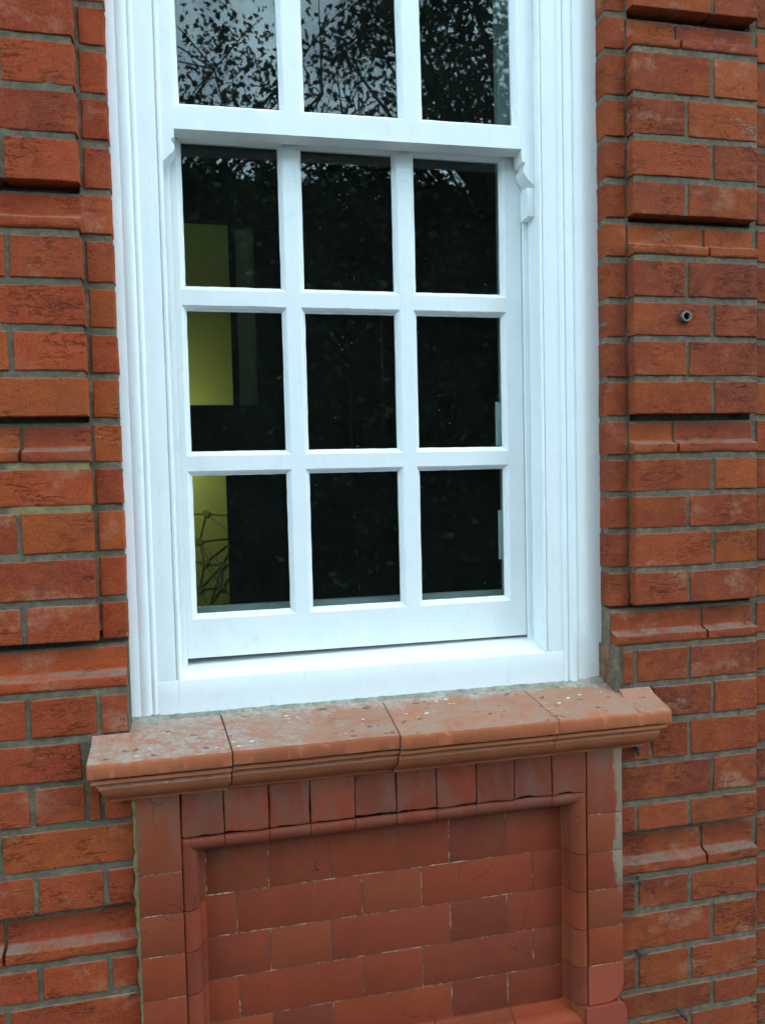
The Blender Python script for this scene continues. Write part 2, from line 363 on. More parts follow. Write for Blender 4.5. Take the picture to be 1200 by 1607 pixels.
DARKROOM = plain('dim_room_paint', (.016, .018, .013), .9, 0, 6, .3, 0, .1)
YELLOW = plain('mustard_wall_paint', (.42, .48, .10), .7, 0, 5, .12, 0)
OLIVE = plain('dim_mustard', (.10, .11, .035), .6, 0, 5, .3, 0)  # darkened mustard, the dimness is put into the colour
DIM_FILL = plain('dim_fill', (.010, .013, .007), .9, 0, 5, .3, 0, .1)  # near black, wall dimness put into the colour
BLACK = plain('black_frame_and_bore_shade', (.006, .006, .006), .9, 0, 30, .3, 0, .05)
BALL = plain('olive_motif_paint', (.22, .24, .055), .5, 0, 30, .3, 0)
WHITE_IN = plain('white_enamel', (.55, .60, .60), .4, 0, 30, .15, 0)
BARK = plain('tree_bark', (.09, .07, .05), .9, 0, 14, .6, .01)
LEAF = leaf_mat()
PAVING = plain('paving_stone', (.075, .07, .06), .9, 0, 7, .4, .002)
ASPHALT = plain('road_asphalt', (.055, .055, .055), .92, 0, 60, .4, .003)
EARTH = plain('dark_soil', (.07, .06, .04), .95, 0, 9, .5, .01)

# ---------------------------------------------------------------- the brick wall
GZ = -2.05                                    # ground level
LZ = {-3: .231, -2: .154, -1: .079, 0: 0, 1: -.074, 2: -.152, 3: -.227, 4: -.301, 5: -.376, 6: -.449, 7: -.52, 8: -.597, 9: -.674, 10: -.747, 11: -.826,
      12: -.902, 13: -.976, 14: -1.048, 15: -1.124, 16: -1.2, 17: -1.28, 18: -1.345}
RZ = {-5: .378, -4: .309, -3: .225, -2: .148, -1: .071, 0: -.003, 1: -.076, 2: -.154, 3: -.228, 4: -.304, 5: -.379, 6: -.453, 7: -.525, 8: -.596, 9: -.672,
      10: -.747, 11: -.822, 12: -.896, 13: -.969, 14: -1.049, 15: -1.128, 16: -1.193, 17: -1.278, 18: -1.348, 19: -1.43, 20: -1.509, 21: -1.568}
def zl(k): return LZ.get(k, -.075 * k)
def zr(k): return RZ.get(k, -.075 * k + (.005 if k > 20 else 0))
K0, K1 = -22, 28
MOULD = {-20, -15, -10, -5, 0, 5, 10, 16, 22}
OPEN_L, OPEN_R, OPEN_T = -.415, .478, 1.125
PAL_L = [(.43, .062, .018), (.40, .057, .018), (.38, .056, .019), (.34, .052, .020), (.44, .078, .019), (.38, .060, .021)]
PAL_R = [(.33, .056, .018), (.31, .053, .018), (.27, .048, .020), (.30, .056, .020), (.37, .069, .018), (.25, .043, .020)]
rb = random.Random(21)
def bcol(x):
    c = rb.choice(PAL_L if x < 0 else PAL_R); j = rb.uniform(.86, 1.1)
    return (c[0] * j * .95, c[1] * j * 1.10, c[2] * j * 1.25)
def brick(mb, x0, x1, z0, z1, y, c=None, back=.03, fine=True, r=.0017, sideL=0, sideR=0):
    """one hand-made brick, face at y, rounded uneven arrises"""
    sd_ = rb.uniform(0, 100); c = c or bcol((x0 + x1) / 2)
    if x1 - x0 < .004 or z1 - z0 < .004: return
    w, h = x1 - x0, z1 - z0; st = .0055 if fine else .04
    e = [0, .0006, .0016, .0032] if fine else [0, .002]
    def line(L):
        n = max(1, int(L / st)); a, b2 = e[-1], L - e[-1]
        if b2 <= a: return [0, L / 2, L]
        return e + [a + (b2 - a) * i / n for i in range(1, n)] + [L - q for q in reversed(e)]
    us, vs = line(w), line(h); tx, tz = rb.uniform(-.006, .006), rb.uniform(-.012, .012)
    ofs = rb.uniform(-.0007, .0007)
    V = []; F = []; nu, nv = len(us), len(vs)
    N = noise.noise
    for v in vs:
        for u in us:
            x, z = x0 + u, z0 + v
            if fine:
                rr = r * (1 + .9 * N((x * 22, z * 22, sd_)) + .8 * max(0, N((x * 60, z * 60, sd_ + 5))))
                rr = max(.0012, rr)
            else: rr = .002
            def ro(dd):
                if dd >= rr: return 0
                return rr - math.sqrt(max(0, rr * rr - (rr - dd) ** 2))
            yy = y + ofs + min(rr, ro(min(u, w - u)) + ro(min(v, h - v))) + tx * (u / w - .5) * .3 + tz * (v / h - .5) * .2
            if fine:
                yy += .0007 * N((x * 35, z * 60, sd_ + 2)) + .00035 * N((x * 140, z * 220, sd_ + 3))
                x += .0016 * N((x * 16, z * 16, sd_ + 11)) + .0006 * N((x * 90, z * 90, sd_))
                z += .0013 * N((x * 14, z * 14, sd_ + 17)) + .0006 * N((x * 90, z * 90, sd_ + 7))
            V.append((x, yy, z))
    for j in range(nv - 1):
        for i in range(nu - 1): a = j * nu + i; F.append((a, a + 1, a + nu + 1, a + nu))
    ring = [i for i in range(nu)] + [j * nu + nu - 1 for j in range(1, nv)] + [(nv - 1) * nu + i for i in range(nu - 2, -1, -1)] + [j * nu for j in range(nv - 2, 0, -1)]
    b0 = len(V)
    for i in ring:
        p = V[i]; bk = back
        V.append((p[0], y + bk, p[2]))
    m = len(ring)
    for i in range(m): F.append((ring[(i + 1) % m], ring[i], b0 + i, b0 + (i + 1) % m))
    mb.add(V, F, c)
def moulded(mb, x0, x1, z0, z1, c=None, fine=True, nose_x0=None, nose_x1=None):
    """string-course brick: recessed upper face, weathered splay, then a nosing out to the block face"""
    c = c or bcol((x0 + x1) / 2); h = z1 - z0; s = rb.uniform(0, 50)
    prof = [(.035, z1), (.003, z1), (.0005, z1 - .0015), (0, z1 - .004), (0, z1 - h * .30), (0, z1 - h * .54), (-.0015, z1 - h * .60), (-.0085, z1 - h * .65), (-.0180, z1 - h * .685),
            (-.0205, z1 - h * .71), (-.021, z1 - h * .76), (-.021, z1 - h * .90), (-.0205, z0 + .0025), (-.018, z0), (.035, z0)]
    extrude_x(mb, prof, x0, x1, c, .006 if fine else .05, .0016 if fine else 0, s)
def in_slot(x, z, side):          # undercut joint below each projecting band
    if side == 'L' and x > -.4635 and z > -.70 or side == 'R' and x < .5255 and z > -.70: return False
    if side == 'R' and x > .79: return False
    for k in MOULD:
        zz = (zl if side == 'L' else zr)(k)
        if zz - .0015 < z < zz + .016: return True
    return False
def sheet(mb, x0, x1, z0, z1, y, st=.006, c=(1, 1, 1), amp=.0011, skirt=.02, cf=None, slot=None):
    nx, nz2 = max(1, int((x1 - x0) / st)), max(1, int((z1 - z0) / st)); V = []; F = []
    b = len(mb.v)
    for j in range(nz2 + 1):
        for i in range(nx + 1):
            x, z = x0 + (x1 - x0) * i / nx, z0 + (z1 - z0) * j / nz2
            yy = y
            if slot and in_slot(x, z, slot): yy = y + .022
            V.append((x, yy + amp * noise.noise((x * 45, z * 45, y * 100)) + amp * .6 * noise.noise((x * 160, z * 160, 5)), z))
    n = nx + 1
    for j in range(nz2):
        for i in range(nx): a = j * n + i; F.append((a, a + 1, a + n + 1, a + n))
    ring = list(range(n)) + [j * n + nx for j in range(1, nz2 + 1)] + [nz2 * n + i for i in range(nx - 1, -1, -1)] + [j * n for j in range(nz2 - 1, 0, -1)]
    b0 = len(V); V += [(V[i][0], y + skirt, V[i][2]) for i in ring]; m = len(ring)
    for i in range(m): F.append((ring[(i + 1) % m], ring[i], b0 + i, b0 + (i + 1) % m))
    mb.add(V, F, c)
    if cf: mb.c[b:] = [cf(v) for v in mb.v[b:]]

wall = tag(empty('brick_wall', (0, 0, GZ)), 'orange red handmade brick wall with projecting rusticated bands around the white window', 'brick wall')
BP = -.02                                       # face of the projecting bands
J, JV = .0057, .0042                            # half bed joint, half perpend
body, mort = MB(), MB()
mould_runs = {}
def runs(k, side):
    """bricks of one course on one side -> list of (x0, x1, plane, kind, fine)"""
    out_ = []
    lo = k >= 10
    if side == 'L':
        inner = OPEN_L if k > -16 else 0
        if k >= 12: inner = -.4125
        if k >= 22: inner = 0
        e = -.461
        if k in MOULD:
            js = {0: [], 5: [-.568], 10: [], 16: [-.628]}.get(k, [-.60])
            x1 = inner if lo else e
            xs = [x1] + js + [-.733]
            for a, b in zip(xs[1:], xs[:-1]): out_.append((a, b, 0, 'm'))
            if not lo: out_.append((e, inner, 0, 's0' if k == 0 else 's'))
        else:
            odd = k % 2
            if k <= 9: js = [-.574] if odd else [-.626]
            elif k == 12: js = [-.491, -.626]
            elif k == 13: js = [-.464, -.488, -.574]
            elif k < 22: js = [-.464, -.574] if odd else [-.626]
            else: js = [-.22, -.45, -.57] if odd else [-.11, -.33, -.62]
            x1 = e if k <= 9 else inner
            xs = [x1] + js + [-.733]
            for a, b in zip(xs[1:], xs[:-1]): out_.append((a, b, BP, 'b'))
            if k <= 9: out_.append((e, inner, 0, 's'))
        x = -.733; i = 0
        while x > -2.0:
            w = .225 if (k + i) % 2 else .1125
            if i == 0 and k % 2: w = .17
            out_.append((x - w, x, 0, 'f')); x -= w; i += 1
    else:
        inner = OPEN_R if k > -16 else 0
        if k >= 13: inner = .4795
        if k >= 22: inner = 0
        e = .523
        if k in MOULD:
            js = {-5: [.625], 0: [.685], 5: [.616], 10: [.678], 16: [.676]}.get(k, [.65])
            x1 = inner if lo else e
            xs = [x1] + js + [.794]
            for a, b in zip(xs[:-1], xs[1:]): out_.append((a, b, 0, 'm'))
            if not lo: out_.append((inner, e, 0, 's'))
        else:
            odd = k % 2
            if k <= 9: js = [.637] if odd else [.692]
            elif k == 12: js = [.553, .690]
            elif k == 13: js = [.553, .637]
            elif k < 22: js = [.522, .637] if odd else [.688]
            else: js = [.22, .45, .637] if odd else [.11, .33, .56, .69]
            x1 = e if k <= 9 else inner
            xs = [x1] + js + [.794]
            for a, b in zip(xs[:-1], xs[1:]): out_.append((a, b, BP, 'b'))
            if k <= 9: out_.append((inner, e, 0, 's'))
        x = .800; i = 0
        while x < 2.1:
            w = .225 if (k + i) % 2 else .1125
            if i == 0 and k % 2: w = .06
            out_.append((x, x + w, 0, 'f')); x += w; i += 1
    return out_
for side in 'LR':
    zf = zl if side == 'L' else zr
    for k in range(K0, K1):
        zt, zb = zf(k), zf(k + 1)
        if zb < GZ - .02: continue
        for (a, b, y, kind) in runs(k, side):
            mid = (a + b) / 2
            fine = -.75 < mid < 1.0 and -7 < k < 24
            ja = jb = JV
            if kind in 's' or kind == 's0':
                if side == 'L':
                    ja, jb = (.0055, 0) if kind == 's' else (-.002, 0)
                else: ja, jb = 0, .0045
            elif k <= 9 and kind in 'bm':
                if abs(b + .461) < 1e-4: jb = .0
                if abs(a - .523) < 1e-4: ja = .0
            if k == 9 or (k + 1) in MOULD: low = .0075 if kind == 'b' else J
            else: low = J
            jj = rb.uniform(-.0006, .0006)
            if side == 'R' and k == 12 and mid < .553: continue
            if side == 'L' and k == 12 and mid > -.49: continue
            if kind == 'm':
                mb = mould_runs.setdefault((side, k), MB())
                moulded(mb, a + ja * .7, b - jb * .7, zb + J, zt - .0075, None, fine)
            else:
                bk = .06 if kind in ('s', 's0') or (k >= 10 and side == 'R' and abs(a - OPEN_R) < .003) else .045
                z1 = zt - J + jj
                if side == 'R' and k == 11 and kind == 'b' and a < .5: a = .491
                brick(body, a + ja, b - jb, zb + low, z1, y, None, bk, fine)
# flat arch of upright bricks over the window, then plain courses above it come from the runs
for i in range(12):
    a = OPEN_L + i * (OPEN_R - OPEN_L) / 12
    brick(body, a + .003, a + (OPEN_R - OPEN_L) / 12 - .003, OPEN_T, OPEN_T + .07, -.004, None, .12, False)
# mortar: behind the flush plane, and behind each projecting band
def yellow_patch(v):                             # repointed joints round one brick on the left band
    x, y, z = v
    if -.59 < x < -.462 and (-.455 < z < -.443 or -.530 < z < -.511): return (1.75, 1.65, 1.2)
    if -.583 < x < -.563 and -.52 < z < -.449: return (2.0, 1.9, 1.3)
    return (1, 1, 1)
sheet(mort, -.74, OPEN_L - .001, -1.66, .50, .0028, .0042, slot='L')
sheet(mort, OPEN_R + .001, .98, -1.70, .55, .0028, .0042, skirt=.05, slot='R')
for (a, b, c_, d_) in ((-2.0, -.74, GZ, 1.64), (.98, 2.1, GZ, 1.64), (-.74, OPEN_L - .002, .50, 1.64), (OPEN_R + .002, .98, .55, 1.64), (-.74, OPEN_L - .002, GZ, -1.66),
                       (OPEN_R + .002, .98, GZ, -1.70), (OPEN_L - .002, OPEN_R + .002, OPEN_T, 1.64), (OPEN_L - .002, OPEN_R + .002, GZ, -1.64)):
    sheet(mort, a, b, c_, d_, .0042, .1)
ms_ = sorted(MOULD)
for i, k in enumerate(ms_):
    k2 = ms_[i + 1] if i + 1 < len(ms_) else K1
    for side in 'LR':
        zf = zl if side == 'L' else zr
        zt = zf(k + 1) + J + .001; zb = max(GZ, zf(k2) + .009)
        if side == 'L': a, b = -.730, (-.4645 if k < 10 else OPEN_L - .002)
        else: a, b = (.5265 if k < 10 else OPEN_R + .002), .791
        if k >= 22: a, b = (a, 0) if side == 'L' else (0, b)
        if k == 10:                               # the band carries the sill: split so that the mortar stops at the brick under the ears
            pass
        sheet(mort, a, b, zb, zt, BP + .0026, .006 if -6 < k < 20 else .1, skirt=.022, cf=yellow_patch if (side == 'L' and k == 5) else None)
part(body, 'brickwork', BRICK, wall, 50)
part(mort, 'mortar_bed', MORTAR, wall, 60)
for (side, k), mb in mould_runs.items():
    part(mb, 'moulded_course', BRICK, wall, 50)

# ---------------------------------------------------------------- apron panel of rubbed bricks under the sill
apron = tag(empty('apron_panel', (.035, 0, GZ)), 'framed panel of smooth red rubbed bricks with fine pale joints below the window sill', 'brick panel')
AP = -.040
ra = random.Random(5)
def rcol(top=False):
    c = ra.choice([(.245, .041, .0140), (.22, .038, .0150), (.265, .044, .013), (.20, .036, .0155), (.24, .048, .0165)]); j = ra.uniform(.9, 1.08)
    if top: c = ra.choice([(.215, .041, .017), (.225, .039, .016), (.19, .040, .019), (.25, .040, .015)])
    return tuple(q * j for q in c)
field = MB()
zs = [-1.122, -1.2085, -1.2845, -1.3620, -1.4400, -1.5170, -1.60]
for r_, (zt, zb) in enumerate(zip(zs[:-1], zs[1:])):
    js = ([-.420, -.1915, -.0813, .1449, .2572, .42] if r_ % 2 == 0 else [-.36, -.2489, -.0232, .0896, .3109, .42])
    if r_ == 0: js = [-.36, -.3, -.1915, -.0813, .1449, .2572, .42]
    js = [max(-.345, min(.39, j)) for j in js]
    for a, b in zip(js[:-1], js[1:]):
        if b - a > .01:
            bbox(field, a + .0009, b - .0009, .0 + ra.uniform(-.0003, .0003), .03, zb + .0009, zt - .0009, .0004, rcol())
part(field, 'panel_field', RUBBED, apron, 30)
backing = MB(); box(backing, -.4045, .4740, .0006, .03, -1.64, -1.01)
box(backing, -.4070, -.3395, AP + .0008, .02, -1.64, -1.012); box(backing, .4085, .4765, AP + .0008, .02, -1.50, -1.012)
part(backing, 'putty_joints', LIME, apron, 0)
# border: upright blocks each side, a row of headers across the top
bl = MB()
zL = [-1.006, -1.1391, -1.2105, -1.2822, -1.3575, -1.432, -1.505, -1.63]
for zt, zb in zip(zL[:-1], zL[1:]): bbox(bl, -.4095, -.3383, AP, .01, zb + .0007, zt - .0007, .0012, rcol())
part(bl, 'border_stile', RUBBED, apron, 30)
br_ = MB()
zR = [-1.006, -1.131, -1.2055, -1.2792, -1.3531, -1.4275]
for i, (zt, zb) in enumerate(zip(zR[:-1], zR[1:])):
    c = rcol(); bbox(br_, .4075, .4790, AP, .01, zb + .0009, zt - .0009, .0008, c)
def round_block(mb, x0, x1, z0, z1, y, c, rad, corner):
    pts = [(x0, z0)]
    if corner == 'bottom':                        # lower outer corner cut to a quarter round
        for i in range(9): a = math.pi / 2 * i / 8; pts.append((x1 - rad + rad * math.sin(a), z0 + rad - rad * math.cos(a)))
        pts += [(x1, z1), (x0, z1)]
    else:
        pts += [(x1, z0)]
        for i in range(9): a = math.pi / 2 * i / 8; pts.append((x1 - rad + rad * math.cos(a), z1 - rad + rad * math.sin(a)))
        pts += [(x0, z1)]
    n = len(pts); v = [(p[0], y, p[1]) for p in pts] + [(p[0], .01, p[1]) for p in pts]
    mb.add(v, [tuple(range(n))] + [((i + 1) % n, i, n + i, n + (i + 1) % n) for i in range(n)], c)
round_block(br_, .4063, .4790, -1.504, -1.4282, AP, (.33, .062, .03), .036, 'bottom')
round_block(br_, .4000, .4840, -1.64, -1.508, AP - .003, (.31, .056, .032), .016, 'top')
part(br_, 'border_stile', RUBBED, apron, 30)
bt = MB()
xj = [-.3366, -.2656, -.1898, -.1178, -.0385, .037, .1117, .187, .2614, .3363, .4053]
zd = [-1.0923, -1.0846, -1.0846, -1.0842, -1.0842, -1.084, -1.084, -1.0845, -1.085, -1.086, -1.087]
for i in range(10):
    g_ = .0008
    brick(bt, xj[i] + g_, xj[i + 1] - g_, zd[i + 1] + .0026 + ra.uniform(-.001, .0012), -1.006, AP + ra.uniform(-.001, .0008), rcol(True), .03, True, .0022)
bt.v = [(x, y, z + max(0, 1 - (z + 1.084) / .012) * (.0045 * noise.noise((x * 26, 3, 3)) + .003 * noise.noise((x * 75, 8, 3)))) for x, y, z in bt.v]
part(bt, 'border_header', RUBBED, apron, 30)
bb = MB()
for i in range(10): bbox(bb, xj[i] + .0007, xj[i + 1] - .0007, AP, .01, -1.64, -1.545, .0015, rcol())
part(bb, 'border_base', RUBBED, apron, 30)
# quarter-round roll moulding mitred round the field
def roll_prof():       # offset inward from the border edge, y
    p = [(0, AP + .006), (.001, AP + .003), (.004, AP + .0005)]
    for i in range(9):
        a = math.pi / 2 * i / 8; p.append((.008 + .019 * math.sin(a), AP + .019 - .019 * math.cos(a)))
    p += [(.027, -.014), (.0315, -.0125), (.0325, -.006), (.0365, -.004), (.0365, .006)]
    return p
x0, x1, z0, z1 = -.3383, .4063, -1.545, -1.0855
rp_ = roll_prof()
def roll_side(side, cuts, name):
    mb = MB(); eps = .0006
    for s0, s1 in zip(cuts[:-1], cuts[1:]):
        V = []; F = []; n = len(rp_); m = max(1, int((s1 - s0) / .01))
        for j in range(m + 1):
            s = s0 + eps + (s1 - s0 - 2 * eps) * j / m
            for (o, y) in rp_:
                if side in 'LR':
                    z = min(max(s, z0 + o), z1 - o); x = x0 + o if side == 'L' else x1 - o
                    dx, dz = .0006 * noise.noise((z * 30, o * 90, 1)), 0
                else:
                    x = min(max(s, x0 + o), x1 - o); z = z1 - o if side == 'T' else z0 + o
                    dx, dz = 0, .0012 * noise.noise((x * 22, o * 40, 4))
                V.append((x + dx, y + .0005 * noise.noise((x * 40, z * 40, 2)), z + dz))
        for j in range(m):
            for i in range(n - 1):
                q = (j * n + i, j * n + n + i, j * n + n + i + 1, j * n + i + 1)
                F.append(q if side in 'TR' else q[::-1])
        mb.add(V, F, rcol(side == 'T'))
    return part(mb, name, RUBBED, apron, 50)
roll_side('L', [-1.545, -1.505, -1.432, -1.3575, -1.2822, -1.2105, -1.0855], 'roll_moulding')
roll_side('R', [-1.545, -1.502, -1.4275, -1.3531, -1.2792, -1.2055, -1.0855], 'roll_moulding')
roll_side('T', [-.3383, -.2656, -.1898, -.1178, -.0385, .037, .1117, .187, .2614, .3363, .4063], 'roll_moulding')
roll_side('B', [-.3383, -.19, -.04, .11, .26, .4063], 'roll_moulding')
# mossy mortar fillet down the left side of the apron
fl = MB()
V = []; F = []
n_ = 70
for j in range(n_ + 1):
    z = -1.005 - .64 * j / n_; w = .0045 + .0045 * abs(noise.noise((z * 20, 3, 1))) + .002 * noise.noise((z * 70, 1, 1))
    V += [(-.4098 - w * 1.5, BP + .002, z), (-.4098 - w, BP - .004 - w * .5, z), (-.4085, BP - .009, z), (-.4085, .0, z)]
for j in range(n_):
    for i in range(3): a = j * 4 + i; F.append((a, a + 4, a + 5, a + 1))
fl.add(V, F, (1.5, 1.5, .95)); part(fl, 'mortar_fillet', MORTAR, wall, 60)

# ---------------------------------------------------------------- moulded terracotta sill
sill = tag(empty('window_sill', (.035, -.03, -1.0)), 'terracotta sill of four moulded blocks, spattered with white paint, under the white window frame', 'window sill')
def st_z(y): return -.8925 - (.03 - y) * .268
SP = [(.052, st_z(.052)), (.02, st_z(.02)), (-.01, st_z(-.01)), (-.035, st_z(-.035)), (-.06, st_z(-.06)), (-.085, st_z(-.085)), (-.0888, st_z(-.0888) - .0004), (-.0903, -.9275), (-.0905, -.9315),
      (-.0903, -.9475), (-.0893, -.9490), (-.083, -.9493), (-.0760, -.9495), (-.0760, -.9535), (-.0840, -.9538), (-.0845, -.9590), (-.0835, -.9600), (-.0720, -.9603), (-.0720, -.9640),
      (-.0772, -.9700), (-.0738, -.9785), (-.0670, -.9870), (-.0570, -.9945), (-.0480, -.9990), (-.0420, -1.0010), (-.0405, -1.0015), (-.0405, -1.0065), (.0, -1.0068), (.052, -1.0068)]
INS = [max(0, (-y) and 0) for y, z in SP]
INS = []
for i, (y, z) in enumerate(SP):
    if i < 6: INS.append(0)
    elif i < 12: INS.append(0.0)
    elif z > -.9605: INS.append(.005)
    else: INS.append(.012 + (-.9605 - z) * .35)
fj = [-.4755, -.2486, .0348, .3286, .5535]; bj = [-.4755, -.2671, .0266, .3026, .5535]
cols = [(.42, .116, .045), (.38, .105, .042), (.41, .110, .042), (.45, .126, .048)]
for i in range(4):
    mb = MB()
    def sk(i_): return lambda y: (bj[i_] - fj[i_]) * (y + .09) / .12
    dz = [0, .0008, -.0006, -.0012][i]; dy = [0, .0010, -.0010, .0008][i]
    pr = [(y + dy, z + dz) for y, z in SP]
    g0, g1 = (.0 if i == 0 else .0013), (.0 if i == 3 else .0013)
    extrude_x(mb, pr, fj[i] + g0, fj[i + 1] - g1, cols[i], .004, .0007, i * 7.3, INS if i == 0 else None, INS if i == 3 else None, (sk(i), sk(i + 1)))
    for q, (x, y, z) in enumerate(mb.v):          # worn, chipped front arris
        if y < -.080 and z > -.9500:
            e_ = max(0, 1 - abs(z + .9265) / .006) + .5 * max(0, 1 - abs(z + .949) / .003)
            n_e = max(0, noise.noise((x * 70, z * 30, i)) - .12) * 2 + max(0, noise.noise((x * 210, 1, i)) - .2)
            mb.v[q] = (x, y + .0035 * e_ * n_e, z - .0020 * e_ * n_e)
    # small stooled upstand where each ear meets the wall
    if i in (0, 3):
        a, b = (-.4755, -.414) if i == 0 else (.486, .5500)
        up = [(-.0195, st_z(-.02) - .004), (-.0195, st_z(-.02) + .0060), (-.024, st_z(-.02) + .0052), (-.034, st_z(-.034) + .0008), (-.040, st_z(-.04) - .002)]
        extrude_x(mb, up, a, b, cols[i], .012, .0005, 4)
    part(mb, 'sill_block', SILL, sill, 35)
core = MB(); cp_ = [(y + (.004 if y < -.03 else 0), z - .0018 if i < 6 else z) for i, (y, z) in enumerate(SP)]
cp_ = [(y, z + .003) if z < -.999 else (y, z) for y, z in cp_]
for i in (1, 2, 3):
    extrude_x(core, cp_, fj[i] - .004, fj[i] + .004, (.55, .5, .45) if i != 2 else (1.3, 1.3, 1.2), .02, 0, 0, None, None, (sk(i), sk(i)))
part(core, 'joint_mortar', MORTAR, sill, 35)
# rough mortar bead between frame foot and sill
bead = MB(); V = []; F = []; n_ = 300
for j in range(n_ + 1):
    x = OPEN_L + (OPEN_R - OPEN_L) * j / n_; w = .0035 + .006 * abs(noise.noise((x * 25, 1, 2))) + .003 * noise.noise((x * 90, 6, 2))
    if x < -.37 or x > .40: w += .006
    w = max(w, .0015); yb = .0265
    V += [(x, yb + .006, st_z(.03) + .003 + w * .35), (x, yb - w * .3, st_z(.03) + w * .30), (x, yb - w, st_z(yb - w) + .0006), (x, yb - w * 1.6, st_z(yb - w * 1.6) - .0012)]
for j in range(n_):
    for i in range(3): a = j * 4 + i; F.append((a, a + 4, a + 5, a + 1))
bead.add(V, F, (2.0, 2.3, 2.7)); part(bead, 'mortar_bead', MORTAR, sill, 60)
# cement daubed in the corner beside the right jamb
cm = MB(); V = []; F = []
for j in range(15):
    for i in range(7):
        u, v = i / 6, j / 14; z = -.900 + .082 * v; x = OPEN_R - .006 + .024 * u + (.003 * noise.noise((z * 60, 2, 2)) if i > 4 else 0)
        V.append((x, .032 - .051 * (1 - (1 - u) ** 2.2) + .0008 * noise.noise((x * 120, z * 120, 3)), z))
for j in range(14):
    for i in range(6): a = j * 7 + i; F.append((a, a + 1, a + 8, a + 7))
cm.add(V, F, (1.15, .72, .62)); part(cm, 'cement_daub', MORTAR, sill, 60)

# ---------------------------------------------------------------- sash window
win = tag(empty('sash_window', (.01, .03, -.894)), 'white painted sliding sash window with small square panes and moulded surround', 'window')
CP = [(0, .14), (0, .037), (.0008, .0318), (.003, .0295), (.0062, .0305), (.0078, .0345), (.0092, .0315), (.012, .0310), (.026, .0308), (.0405, .0310), (.0425, .0294), (.0450, .0284), (.0485, .0290),
      (.0505, .0308), (.0525, .0290), (.0575, .0276), (.0650, .0277), (.0700, .0292), (.0718, .0284), (.0840, .0282), (.0930, .0274), (.1060, .0278), (.1220, .0290), (.136, .0300), (.136, .14)]
LIN_L, LIN_R = -.331, .3546
H1 = 1.105
for s, lin in ((-1, LIN_L), (1, LIN_R)):
    deep = {.0425: .0280, .0450: .0256, .0485: .0264, .0505: .0300, .0525: .0262, .0575: .0232, .0650: .0240, .0700: .0290, .0718: .0268, .0840: .0270, .0930: .0292, .1060: .0318, .1220: .0345, .136: .0365}
    mb = MB(); pr = [(lin + s * t, (deep.get(t, y) if s > 0 and y < .1 else y)) for t, y in CP if s > 0 or t < .1]
    if s < 0: pr = pr[:-1] + [(lin - .098, .0276), (lin - .098, .14)]
    outer = [p for p in pr]
    # moulding above the timber cill, outer half runs down to the stone
    if s < 0: pr = pr[::-1]
    extrude_z(mb, pr, -.8965, H1 + .05, (1, 1, 1), .012, .0005)
    part(mb, 'jamb_casing', PAINT_V, win, 35)
    pb = MB(); bbox(pb, *( (lin, lin + .0095) if s < 0 else (lin - .0105, lin)), .082, .0885, -.83, H1, .0012)
    part(pb, 'parting_bead', PAINT_V, win, 35)
hd = MB(); hp = [(.14, H1), (.031, H1), (.0295, H1 + .004), (.031, H1 + .01), (.031, H1 + .035), (.026, H1 + .04), (.026, H1 + .06), (.14, H1 + .06)]
extrude_x(hd, hp, -.43, .49); part(hd, 'head_casing', PAINT_H, win, 35)
# timber cill
ci = MB()
cpf = [(.14, -.8960), (.0300, -.8960), (.0303, -.860), (.0298, -.8325), (.0308, -.8302), (.0335, -.8288), (.055, -.8235), (.0885, -.8190), (.110, -.8180), (.14, -.8175)]
extrude_x(ci, cpf, -.3735, .3965, (1, 1, 1), .012, .0005, 3)
ci.v = [(x, y, z + (.0095 * (x + .33) if y > .04 and z > -.85 else 0)) for x, y, z in ci.v]
part(ci, 'timber_cill', PAINT_H, win, 35)

